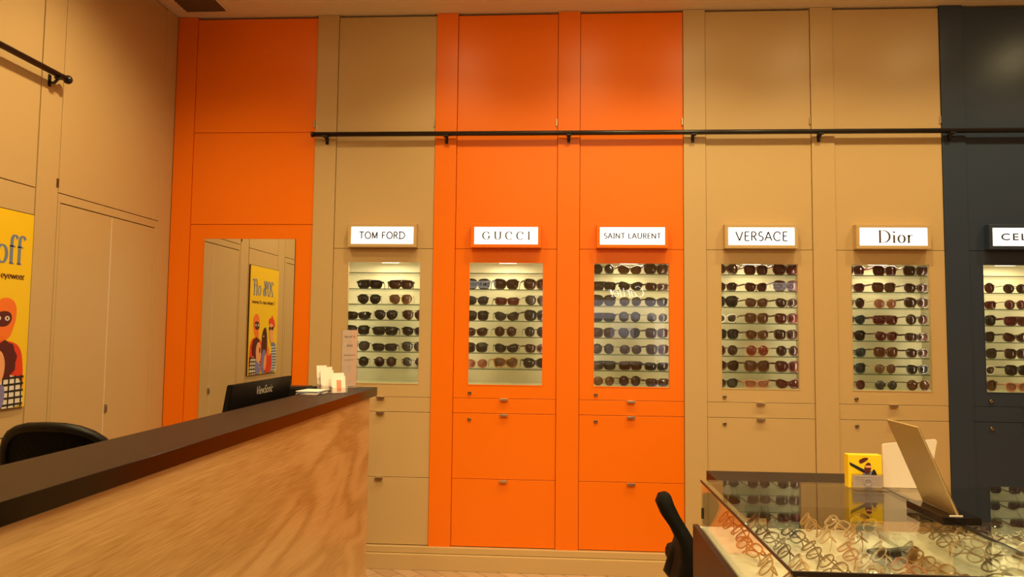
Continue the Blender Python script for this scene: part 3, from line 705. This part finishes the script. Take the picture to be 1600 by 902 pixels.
# ================================================================== WALL BEHIND THE PHOTOGRAPHER (seen mirrored in the glass)
def rear_sign(x, z, wd, txt, label, face=True):
    sg = thing('lightbox_sign', label, 'sign', (x, YF, z-.06+F), 'lit signs on the wall behind the photographer')
    if face:
        bm = B(); bx(bm, x-wd/2-.05, x+wd/2+.05, YF+.0005, YF+.04, z-.06, z+.06, .002); link('sign_box', bm, M['beige'], sg)
        bm = B(); bx(bm, x-wd/2-.035, x+wd/2+.035, YF+.0405, YF+.045, z-.045, z+.045); link('sign_face', bm, M['rearsign'], sg)
        t = text_mesh(txt, offset=.004); place_text(t, (x, YF+.0462, z+F), (-1, 0, 0), (0, 0, 1), wd, .045); link('lettering', t, M['ink'], sg)
    else:
        bm = pen_text(txt, .12, .05, .02, .25); place_text(bm, (x, YF+.012, z+F), (-1, 0, 0), (0, 0, 1), wd, .13); link('lettering', bm, mat('bright_letters', (.9, .9, .9), .4, emis=(1, .95, .9), estr=6), sg)
rear_sign(-.86, .57, .27, 'TOM FORD', 'lit sign behind the photographer, mirrored in the left orange cabinet window')
rear_sign(2.62, .57, .27, 'GUCCI', 'lit sign behind the photographer, mirrored in the beige cabinet right of orange')
GL['C'] = (.80, [arc(.48, .5, .44, .5, 48, 314)])
rear_sign(.84, .50, .42, 'Cartier', 'white slanted lettering mirrored in the right orange cabinet window', False)
lb = thing('lit_cabinet_stand_in', 'pale lilac glowing stand-in for a display cabinet opposite, mirrored in right orange window', 'cabinet stand-in', (.87, YF, -.42+F))  # glowing panel put in place of the lit display cabinet opposite
bm = B(); bx(bm, .44, 1.30, YF+.0005, YF+.03, -.36, .41, .003); link('panel_case', bm, M['white'], lb)
bm = B()
for a in ((.455, 1.285, .18, .395), (1.17, 1.285, -.345, .179), (.66, .93, -.03, .13)): bx(bm, a[0], a[1], YF+.0305, YF+.034, a[2], a[3])
link('panel_face', bm, M['cabinetglow'], lb)
bm = B(); bx(bm, .455, 1.169, YF+.0303, YF+.0306, -.345, .179); link('dim_face', bm, mat('dim_cabinet_glow', (.5, .45, .4), .5, emis=(.85, .75, .68), estr=.55), lb)
op = thing('orange_poster', 'plain orange poster mirrored in the beige cabinet right of orange', 'poster', (2.35, YF, -.28+F))
bm = B(); bx(bm, 2.2, 2.5, YF+.0005, YF+.008, -.28, -.08, .001)
link('poster_sheet', bm, mat('glowing_orange_poster', (.9, .2, .02), .5, emis=(1, .16, .01), estr=1.0), op)  # glow put into the poster's colour; it is no lamp

# ================================================================== RECEPTION COUNTER
rc = thing('reception_counter', 'long reception counter with light oak front and dark brown ledge', 'counter', (-1.0, 1.9, 0))
ZT, ZB = -.280, -.322
CFX, CBX, CY1 = -.886, -1.122, 3.55
bm = B(); bx(bm, CBX, CFX, .30, CY1, ZB, ZT, .0015, 0)
for f in bm.faces:
    if abs(f.normal.z) < .5 or f.calc_center_median().z < ZT+F-.01: f.material_index = 1
link('ledge', bm, [M['laminate'], M['laminate_edge']], rc)
bm = B(); bx(bm, -.935, -.899, .32, 3.455, -F, ZB-.0005, .001); link('front_panel', bm, M['oak'], rc)
bm = B(); bx(bm, -1.112, -.936, 3.41, 3.455, -F, ZB-.0005, .001); bx(bm, -1.112, -.936, .32, .36, -F, ZB-.0005, .001); link('end_panel', bm, M['oak'], rc)
bm = B(); bx(bm, -1.118, -1.104, .365, 3.405, -.58, ZB-.0005, .001); link('back_panel', bm, M['laminate'], rc)
bm = B(); bx(bm, -1.47, -.94, .40, 3.405, -.62, -.585, .002); link('desk_top', bm, M['laminate'], rc)
bm = B(); bx(bm, -1.46, -1.12, 3.37, 3.40, -F, -.621, .001); link('desk_side', bm, M['laminate'], rc)

# monitor, back towards the viewer
mo = thing('monitor', 'black computer monitor seen from behind, leaning, above the counter ledge', 'monitor', (-1.22, 2.88, -.585+F))
def mon_pt(y, z, dx): return (-1.190 - (-.205-z)*.16 + dx, y, z+F)
bm = B()
o = [(2.585, -.205), (3.19, -.205), (3.19, -.545), (2.585, -.545)]
prism(bm, [mon_pt(y, z, 0) for y, z in o], (-.022, 0, 0)); bmesh.ops.bevel(bm, geom=bm.edges[:], offset=.003, segments=2, affect='EDGES')
link('monitor_shell', bm, M['blackplastic'], mo)
bm = B(); prism(bm, [mon_pt(y, z, -.0225) for y, z in ((2.6, -.215), (3.175, -.215), (3.175, -.53), (2.6, -.53))], (-.0015, 0, 0))
link('screen', bm, mat('screen_glass', (.01, .01, .012), .1), mo)
t = text_mesh('ViewSonic', offset=.004); place_text(t, (-1.1935, 2.895, -.243+F), (0, 1, 0), (.16*.98, 0, .98), .165, .035)
for v in t.verts: v.co.x = -1.190-(-.205-(v.co.z-F))*.16+.0008
link('lettering', t, M['white'], mo)
bm = B(); bx(bm, -1.235, -1.215, 2.86, 2.92, -.585, -.40, .003); lathe(bm, (-1.25, 2.89, -.585+F), [(.11, 0), (.11, .008), (.03, .014)], 24); link('stand', bm, M['blackplastic'], mo)
# black device next to it
pr = thing('receipt_printer', 'flat-topped black device behind the counter ledge, right of the monitor', 'printer', (-1.26, 3.5, -.585+F))
bm = B(); bx(bm, -1.34, -1.14, 3.27, 3.395, -.5845, -.266, .006); link('printer_body', bm, M['blackplastic'], pr)
bm = B(); bx(bm, -1.32, -1.16, 3.29, 3.375, -.2658, -.262, .0015); link('printer_lid', bm, M['black'], pr)

# acrylic notice on the ledge
a0, a1 = Vector((-1.038, 3.440, 0)), Vector((-.992, 3.535, 0))
ac = thing('acrylic_sign', 'tall clear acrylic stand with a white printed notice, on counter end', 'sign', (-1.0, 3.49, ZT+F+.0003))
du = (a1-a0); W_ = du.length; du.normalize(); nn = Vector((du.y, -du.x, 0))    # towards the viewer
def aq(s, z, d): 
    p = a0 + du*(s*W_) + nn*d; return (p.x, p.y, z+F)
def slab(bm, s0, s1, z0, z1, d0, d1):
    prism(bm, [aq(s0, z0, d0), aq(s1, z0, d0), aq(s1, z0, d1), aq(s0, z0, d1)], (0, 0, z1-z0))
bm = B(); slab(bm, -.04, 1.04, ZT+.004, .008, .0012, .004); slab(bm, -.04, 1.04, ZT+.004, .008, -.004, -.0012); slab(bm, -.04, 1.04, ZT+.0004, ZT+.004, -.025, .035)
link('acrylic_holder', bm, M['acrylic'], ac)
bm = B(); slab(bm, 0, 1, ZT+.006, .006, -.0008, .0008); pp = link('paper', bm, M['pinkpaper'], ac)
bm = B()
for txt, z, wd in (('Happy with Our', -.028, .80), ('Service?', -.070, .42), ('Please leave us a review', -.118, .72), ('We value your opinion', -.142, .66)):
    t = text_mesh(txt, offset=.008 if z > -.1 else 0); place_text(t, aq(.5, z, .00105), tuple(du), (0, 0, 1), wd*W_, .014 if z > -.1 else .008)
    me = bpy.data.meshes.new('m'); t.to_mesh(me); t.free(); bm.from_mesh(me); bpy.data.meshes.remove(me)
link('lettering', bm, M['greyink'], pp, calc=False)

# leaflet holders on the ledge: acrylic trays of little cards
def card_holder(x, y, rz, ncard, hgt, label, tint, prt):
    h = thing('card_holder', label, 'card holder', (x, y, ZT+F+.0004), 'clear holders of small cards on the counter', rz)
    bm = B(); wd = .072
    def lb(a): bx(bm, *a, raw=True)
    lb((-wd/2, wd/2, -.045, .045, 0, .003)); lb((-wd/2, wd/2, -.045, -.042, .003, .026)); lb((-wd/2, wd/2, .042, .045, .003, .06)); lb((-wd/2, -wd/2+.003, -.042, .042, .003, .03)); lb((wd/2-.003, wd/2, -.042, .042, .003, .03))
    link('holder', bm, M['acrylic'], h, local=True)
    for i in range(ncard):
        yy = -.028+i*(.062/max(1, ncard-1)); hh = hgt*(.86+.07*i); x_ = (-.010, .009, -.002, .012)[i % 4]
        bm = B(); prism(bm, [(x_-.024, yy, .0032), (x_+.024, yy, .0032), (x_+.024, yy+.0015, .0032), (x_-.024, yy+.0015, .0032)], (0, .022, hh))
        c = link('card', bm, tint, h, local=True)
        if i == 0 and prt:
            bm = B()
            for k in range(3):
                prism(bm, [(x_+.000+k*.007, yy-.0006, .012), (x_+.005+k*.007, yy-.0006, .012), (x_+.005+k*.007, yy-.0002, .012), (x_+.000+k*.007, yy-.0002, .012)], (0, .022*(hh-.02)/hh, hh-.02))
            for k in range(4):
                z0 = .02+k*.012
                prism(bm, [(x_-.020, yy-.0008+z0*.022/hh, z0), (x_-.006, yy-.0008+z0*.022/hh, z0), (x_-.006, yy-.0004+z0*.022/hh, z0), (x_-.020, yy-.0004+z0*.022/hh, z0)], (0, .0007, .002))
            link('printed_bars', bm, M['porangeprint'], c, local=True)
    return h
card_holder(-.975, 3.185, .50, 4, .078, 'front clear card holder with orange-printed cards on the counter', M['pinkpaper'], True)
card_holder(-1.065, 3.300, .62, 5, .098, 'rear clear card holder with taller plain cards on the counter', M['pinkpaper'], False)
bk = thing('booklet_stack', 'small stack of pale booklets lying beside the card holders', 'booklets', (-1.075, 3.13, ZT+F+.0003))
for i in range(4):
    bm = B(); bx(bm, -.05, .05, -.06, .06, i*.004+.0001, i*.004+.0036, .0003, raw=True)
    bmesh.ops.rotate(bm, verts=bm.verts, cent=(0, 0, 0), matrix=Matrix.Rotation(.1*((i*7) % 3-1), 3, 'Z')); link('booklet', bm, [M['pinkpaper'], M['pwhite'], M['pblue']][i % 3], bk, local=True)

# ================================================================== OFFICE CHAIRS
def office_chair(label, x, y, rz, top, tall, wbase):
    """local: sitter faces +Y, backrest behind at -Y; z from the floor"""
    ch = thing('office_chair', label, 'chair', (x, y, 0), 'black office chairs', rz)
    def L(nm, bm, m, p=ch): return link(nm, bm, m, p, local=True)
    sw = wbase
    bm = B(); bx(bm, -sw, sw, -.22, .26, .44, .50, .025, raw=True); L('seat', bm, M['mesh'])
    # backrest rim
    zb = .58
    rim = []
    for i in range(28):
        t = 2*PI*i/28; c, s = math.cos(t), math.sin(t)
        xx = sw*math.copysign(abs(c)**(2/2.6), c); zz = (zb+top)/2 + (top-zb)/2*math.copysign(abs(s)**(2/2.9), s)
        rim.append((xx*(1-.10*max(0, -s)), zz))
    def yb(x_, z_): return -.25 - .10*((z_-.5)/(top-.5))**2 + .05*(x_/sw)**2 + .02
    bm = B(); tube(bm, [(a, yb(a, z), z) for a, z in rim], .017, 8, closed=True); L('backrest_rim', bm, M['blackplastic'])
    bm = B(); fr_ = [bm.verts.new((a*.97, yb(a, z)-.003, (z-.0)*1.0)) for a, z in rim]; bk_ = [bm.verts.new((a*.97, yb(a, z)+.003, z)) for a, z in rim]
    rows_ = []
    n = len(rim); cz = (zb+top)/2
    for sgn, ring in ((-1, fr_), (1, bk_)):
        mid = [bm.verts.new((a*.5, yb(a*.5, cz+(z-cz)*.5)+.003*sgn, cz+(z-cz)*.5)) for a, z in rim]; cc = bm.verts.new((0, yb(0, cz)+.003*sgn, cz))
        for i in range(n):
            j = (i+1) % n; bm.faces.new((ring[i], ring[j], mid[j], mid[i])); bm.faces.new((mid[i], mid[j], cc))
    for i in range(n): bm.faces.new((fr_[i], bk_[i], bk_[(i+1) % n], fr_[(i+1) % n]))
    L('backrest_mesh', bm, M['mesh'])
    bm = B(); tube(bm, [(0, -.16, .43), (0, -.27, .45), (0, yb(0, .62)-.02, .62), (0, yb(0, .72)-.015, .72)], .02, 8); L('back_support', bm, M['blackplastic'])
    for sd in (-1, 1):
        bm = B(); tube(bm, [(sd*(sw-.06), .02, .435), (sd*(sw+.03), .02, .45), (sd*(sw+.035), .02, .64)], .014, 8); ar = L('armrest_post', bm, M['blackplastic'])
        bm = B(); bx(bm, sd*(sw+.035)-.035, sd*(sw+.035)+.035, -.12, .14, .64, .665, .01, raw=True); L('armrest_pad', bm, M['blackplastic'], ar)
    bm = B(); tube(bm, [(0, 0, .10), (0, 0, .44)], .026, 12); L('gas_lift', bm, M['black'])
    bm = B()
    for k in range(5):
        a = k*2*PI/5+.3; tube(bm, [(0, 0, .10), (math.cos(a)*.15, math.sin(a)*.15, .095), (math.cos(a)*.27, math.sin(a)*.27, .068)], [.026, .02, .015], 8)
    bs = L('five_star_base', bm, M['blackplastic'])
    for k in range(5):
        a = k*2*PI/5+.3; bm = B(); lathe(bm, (math.cos(a)*.27, math.sin(a)*.27-.018, .029), [(.02, 0), (.028, .006), (.028, .03), (.02, .036)], 14, axis='Y'); L('caster', bm, M['black'], bs)
    return ch
office_chair('black mesh office chair tucked behind the reception counter', -1.74, 2.66, 0.06, -.335+F, 1, .20)

# side-on chair by the display case
c2 = thing('office_chair', 'black office chair seen side-on beside the glass display case', 'chair', (.62, 2.62, 0))
CH2 = [(.388, -.545, .006, .02), (.386, -.553, .020, .04), (.386, -.580, .029, .05), (.404, -.619, .030, .06), (.431, -.659, .028, .07), (.456, -.705, .030, .09), (.467, -.761, .038, .10), (.463, -.806, .042, .10), (.455, -.856, .046, .10), (.45, -.93, .04, .09)]
bm = B(); rings = []
ny = 13
for x, z, th, wdt in CH2:
    ring = []
    for sgn in (1, -1):
        for j in range(ny):
            q = (j/(ny-1)*2-1)*sgn; edge = (1-abs(q)**6)**.5; 
            ring.append(bm.verts.new((x + th*sgn*max(.15, edge), 2.52+q*wdt, z+F)))
    rings.append(ring)
for A_, B_ in zip(rings, rings[1:]):
    n = len(A_)
    for k in range(n): f = bm.faces.new((A_[k], A_[(k+1) % n], B_[(k+1) % n], B_[k])); f.smooth = True
bm.faces.new(rings[0]); bm.faces.new(rings[-1][::-1])
link('backrest', bm, M['mesh'], c2)
bm = B(); bx(bm, .43, .86, 2.42, 2.82, -.86, -.79, .025); link('seat', bm, M['mesh'], c2)
bm = B(); tube(bm, [(.455, 2.62, -.72+F), (.415, 2.62, -.84+F), (.46, 2.62, -.90+F), (.60, 2.62, -.89+F)], .02, 8); link('back_support', bm, M['blackplastic'], c2)
bm = B(); tube(bm, [(.62, 2.62, .10), (.62, 2.62, .46)], .026, 12); link('gas_lift', bm, M['black'], c2)
bm = B()
for k in range(5):
    a = k*2*PI/5; tube(bm, [(.62, 2.62, .10), (.62+math.cos(a)*.26, 2.62+math.sin(a)*.26, .068)], [.026, .015], 8)
bs = link('five_star_base', bm, M['blackplastic'], c2)
for k in range(5):
    a = k*2*PI/5; bm = B(); lathe(bm, (.62+math.cos(a)*.26, 2.60+math.sin(a)*.26, .0285), [(.02, 0), (.028, .006), (.028, .03), (.02, .036)], 14, axis='Y'); link('caster', bm, M['black'], bs)

# ================================================================== GLASS DISPLAY CASES
GT = -.450; TZ = -.600
def display_case(x0, x1, label, first):
    y0, y1 = 1.42, 2.27
    dc = thing('display_case', label, 'display case', ((x0+x1)/2, 1.85, 0), 'glass counter display cases')
    bm = B()
    if first: bx(bm, x0-.018, x0-.001, y0, y1+.05, -F, TZ+.002, .001)
    bx(bm, x0, x1, y0, y0+.02, -F, TZ-.03, .001); bx(bm, x0, x1, y1-.02, y1+.05, -F, TZ-.03, .001)
    link('cabinet_body', bm, M['redwood'], dc)
    bm = B(); bx(bm, x0, x1-.002, y0, y1+.045, TZ-.0295, TZ-.004, .001); link('display_floor', bm, M['tray'], dc)
    bm = B(); bx(bm, x0+.004, x1-.03, y0+.03, y1+.03, TZ-.0038, TZ, .001); link('tray_liner', bm, M['tray'], dc)
    bm = B(); bx(bm, x0, x1-.001, y0, y1, GT-.006, GT, .0006); tp = link('glass_top', bm, M['caseglass'], dc)
    bm = B(); bx(bm, x0, x0+.004, y0+.006, y1, TZ-.003, GT-.0065) ; link('side_glass', bm, M['caseglass'], dc)
    bm = B(); bx(bm, x0+.005, x1-.001, y0, y0+.005, TZ-.003, GT-.0065); link('front_glass', bm, M['caseglass'], dc)
    bm = B(); bx(bm, x0-.003, x1, y0-.006, y0-.0005, GT-.009, GT+.001, .0006); bx(bm, x0-.004, x0-.0005, y0, y1, GT-.0065, GT+.0005, .0003)
    bx(bm, x1-.0008, x1+.0028, y0, y1, GT-.0065, GT+.0006, .0003) if first else None
    link('edge_trim', bm, M['black'], dc)
    bm = B(); bx(bm, x0-.004, x0+.006, y0-.006, y0+.008, TZ, GT-.0095, .0006); link('corner_post', bm, M['steel'], dc)
    if first:
        bm = B(); bx(bm, x0-.002, x0+.006, y1-.007, y1-.001, -.568, -.535, .001); link('glass_clip', bm, M['black'], dc)
    return dc
display_case(.462, .985, 'glass-topped display case with red-brown side, full of eyeglasses', True)
display_case(.990, 1.62, 'glass-topped display case at the lower right corner of the photo', False)

# low brown desk behind
dk = thing('side_desk', 'low dark brown desk just behind the glass display case', 'desk', (.95, 2.72, 0))
bm = B(); bx(bm, .634, 1.25, 2.42, 3.018, -.60, -.56, .001)
link('desk_top', bm, M['laminate'], dk)
bm = B(); bx(bm, 1.20, 1.23, 2.84, 3.0, -F, -.601, .001); bx(bm, .87, 1.20, 2.985, 3.0, -1.0, -.601, .001); bx(bm, .872, .90, 2.90, 2.984, -F, -.601, .001); link('desk_panel', bm, M['redwood'], dk)

# ---- eyeglasses in the cases
clear_lens = glass_mat('demo_lens', (.97, .97, .95), base=.05)
EC = [('black', (.014, .010, .009)), ('brown', (.11, .045, .018)), ('honey', (.42, .21, .075)), ('clear champagne', (.62, .42, .26)), ('rose', (.50, .22, .15)), ('dark tortoiseshell', (.06, .022, .010)), ('olive', (.16, .12, .05)), ('red-orange', (.42, .06, .02))]
ECM = [mat('eyeglass_'+n.replace(' ', '_').replace('-', '_'), c, .22) for n, c in EC]
for k_ in list(ST):
    pass
ST['optical_round'] = dict(a=.0240, b=.0215, e=2.2, flare=.0, taper=.03, cx=.0330, rim=.0017, bridge=.008, temple=.0022, word='round')
ST['optical_square'] = dict(a=.0265, b=.0195, e=3.0, flare=.001, taper=.08, cx=.0345, rim=.0021, bridge=.006, temple=.0028, word='squarish')
ST['optical_cat'] = dict(a=.0265, b=.0195, e=2.5, flare=.005, taper=.12, cx=.0345, rim=.0021, bridge=.006, temple=.0028, word='cat-eye')
colsX = [.500, .580, .657, .742, .828, .912]; rowsY = [2.235, 2.105, 1.965, 1.825, 1.685, 1.545]
colw = ['leftmost', 'second', 'third', 'fourth', 'fifth', 'rightmost']; roww = ['back', 'second', 'third', 'fourth', 'fifth', 'front']
grid = [[1, 1, 0, 2, 3, 2], [1, 1, 0, 3, 2, 5], [2, 1, 0, 4, 3, 2], [2, 3, 1, 3, 4, 2], [5, 2, 0, 1, 3, 2], [1, 2, 5, 2, 0, 3]]
styles = ['optical_round', 'optical_square', 'optical_round', 'optical_cat', 'optical_square', 'optical_round']
for r in range(6):
    for c_ in range(6):
        if (r, c_) == (1, 5): continue
        ec = grid[r][c_]; st = styles[(r*2+c_) % 6]; x = colsX[c_]+random.uniform(-.006, .006); y = rowsY[r]+random.uniform(-.006, .006)
        lb = '%s %s eyeglasses, %s column, %s row of the left display case' % (EC[ec][0], ST[st]['word'], colw[c_], roww[r])
        eyewear('eyeglasses', st, 'E%d' % ec, (x+.012, y, TZ+F+.024), -PI/2+random.uniform(-.28, .22), lb, 'eyeglasses', 'eyeglasses in the glass display cases', ECM[ec], clear_lens, True, -random.uniform(.65, .95))
eyewear('sunglasses', 'rectangle', 'K', (.905, 1.965, TZ+F+.0004), .25, 'black narrow sunglasses lying open at the right side of the left display case', 'sunglasses', 'eyeglasses in the glass display cases', folded=True)
c2X = [1.065, 1.15, 1.235, 1.32, 1.405, 1.49]; grid2 = [[6, 6, 1, 0, 5, 1], [6, 3, 6, 1, 1, 2], [3, 6, 2, 6, 0, 1], [6, 2, 3, 1, 6, 2]]
for r in range(4):
    for c_ in range(6):
        ec = grid2[r][c_]; st = styles[(r+c_) % 6]; x = c2X[c_]+random.uniform(-.006, .006); y = rowsY[r]+random.uniform(-.006, .006)
        lb = '%s %s eyeglasses, %s column, %s row of the right display case' % (EC[ec][0], ST[st]['word'], colw[c_], roww[r])
        eyewear('eyeglasses', st, 'E%d' % ec, (x+.012, y, TZ+F+.024), -PI/2+random.uniform(-.28, .22), lb, 'eyeglasses', 'eyeglasses in the glass display cases', ECM[ec], clear_lens, True, -random.uniform(.65, .95))

# ---- on the glass top
tm = thing('tabletop_mirror', 'leaning beige-backed tabletop mirror on a black base', 'mirror', (.975, 1.87, GT+F+.0006))
bm = B(); bx(bm, .934, 1.024, 1.788, 1.966, GT+.0008, GT+.020, .0012); link('base', bm, mat('gloss_black', (.006, .005, .006), .12), tm)
bm = B(); pz = GT+.0205
q0, q1 = Vector((.972, 0, pz+F)), Vector((.884, 0, -.219+F)); tv = (q1-q0).normalized(); nv = Vector((tv.z, 0, -tv.x))
prism(bm, [(q0.x, 1.797, q0.z), (q1.x, 1.797, q1.z), (q1.x, 1.957, q1.z), (q0.x, 1.957, q0.z)], nv*.004); link('back_panel', bm, mat('beige_plastic', (.42, .30, .14), .3), tm)
bm = B(); prism(bm, [tuple(Vector(p)+nv*.0042) for p in ((q0.x, 1.799, q0.z+.002), (q1.x, 1.799, q1.z-.002), (q1.x, 1.955, q1.z-.002), (q0.x, 1.955, q0.z+.002))], nv*.002); link('mirror_glass', bm, M['mirror'], tm)
bm = B(); bx(bm, .953, .984, 1.7945, 1.7965, GT+.0203, GT+.0235); link('slot_edge', bm, M['white'], tm)

wb = thing('display_card', 'plain pinkish-white card standing behind the tabletop mirror', 'card', (1.055, 2.22, GT+F+.0006))
bm = B(); o = [(.985, GT+.001), (1.118, GT+.001), (1.146, -.310), (1.142, -.304), (.992, -.320), (.987, -.326)]
prism(bm, [(a, 2.215, b+F) for a, b in o], (0, .006, 0)); link('card_panel', bm, mat('blush_card', (.72, .60, .52), .4), wb)
bm = B(); bx(bm, 1.0, 1.10, 2.2215, 2.245, GT+.001, GT+.005, .0006); link('foot', bm, M['acrylic'], wb)

yb_ = thing('gift_box', 'small yellow illustrated box standing at the back of display case', 'box', (.93, 2.215, GT+F+.0006))
bm = B(); bx(bm, .880, .978, 2.200, 2.230, GT+.001, -.352, .0012); bxo = link('carton', bm, M['yellow'], yb_)
bm = B(); k = [0]
def pb(pts, mi):
    k[0] += 1; f = bm.faces.new([bm.verts.new((.880+u*.098, 2.1993-k[0]*.00012, -.449+v*.097+F)) for u, v in pts]); f.material_index = mi
pb([(.03, .78), (.05, .68), (.55, .40), (.62, .48)], INK); pb(smooth([(.3, .82), (.35, .72), (.5, .8), (.62, .9), (.5, .93), (.38, .88)]), MAR)
pb(smooth([(.30, .0), (.36, .35), (.5, .5), (.75, .52), (.86, .4), (.9, .0)]), BLU); pb(smooth([(.48, .42), (.46, .62), (.55, .78), (.66, .76), (.68, .6), (.62, .42)]), MAR)
pb([(.50, .62), (.68, .62), (.68, .68), (.50, .68)], PEA); pb(smooth([(.66, .3), (.70, .55), (.78, .58), (.86, .35), (.82, .25)]), INK)
pb([(.1, .15), (.1, .07), (.9, .07), (.9, .15)], INK)
link('illustration', bm, PMATS, bxo, calc=False)
ah = thing('leaflet_holder', 'clear holder with a white slip leaning on the yellow box', 'holder', (.93, 2.18, GT+F+.0006))
bm = B(); bx(bm, .885, .978, 2.190, 2.192, GT+.0008, GT+.044); bx(bm, .885, .978, 2.16, 2.1895, GT+.0008, GT+.003); link('acrylic_plate', bm, M['acrylic'], ah)
bm = B(); bx(bm, .889, .974, 2.1925, 2.1935, GT+.004, GT+.040); sl = link('slip', bm, mat('lilac_slip', (.62, .55, .58), .5), ah)
bm = B(); tube(bm, [(.9315+.010*math.cos(t), 2.1890, GT+.021+F+.010*math.sin(t)) for t in [2*PI*i/18 for i in range(18)]], .0012, 5, closed=True)
for i in range(4): bx(bm, .895, .968, 2.1919, 2.1922, GT+.012+i*.007, GT+.0128+i*.007)
link('printed_ring', bm, mat('slip_print', (.35, .30, .36), .5), sl)
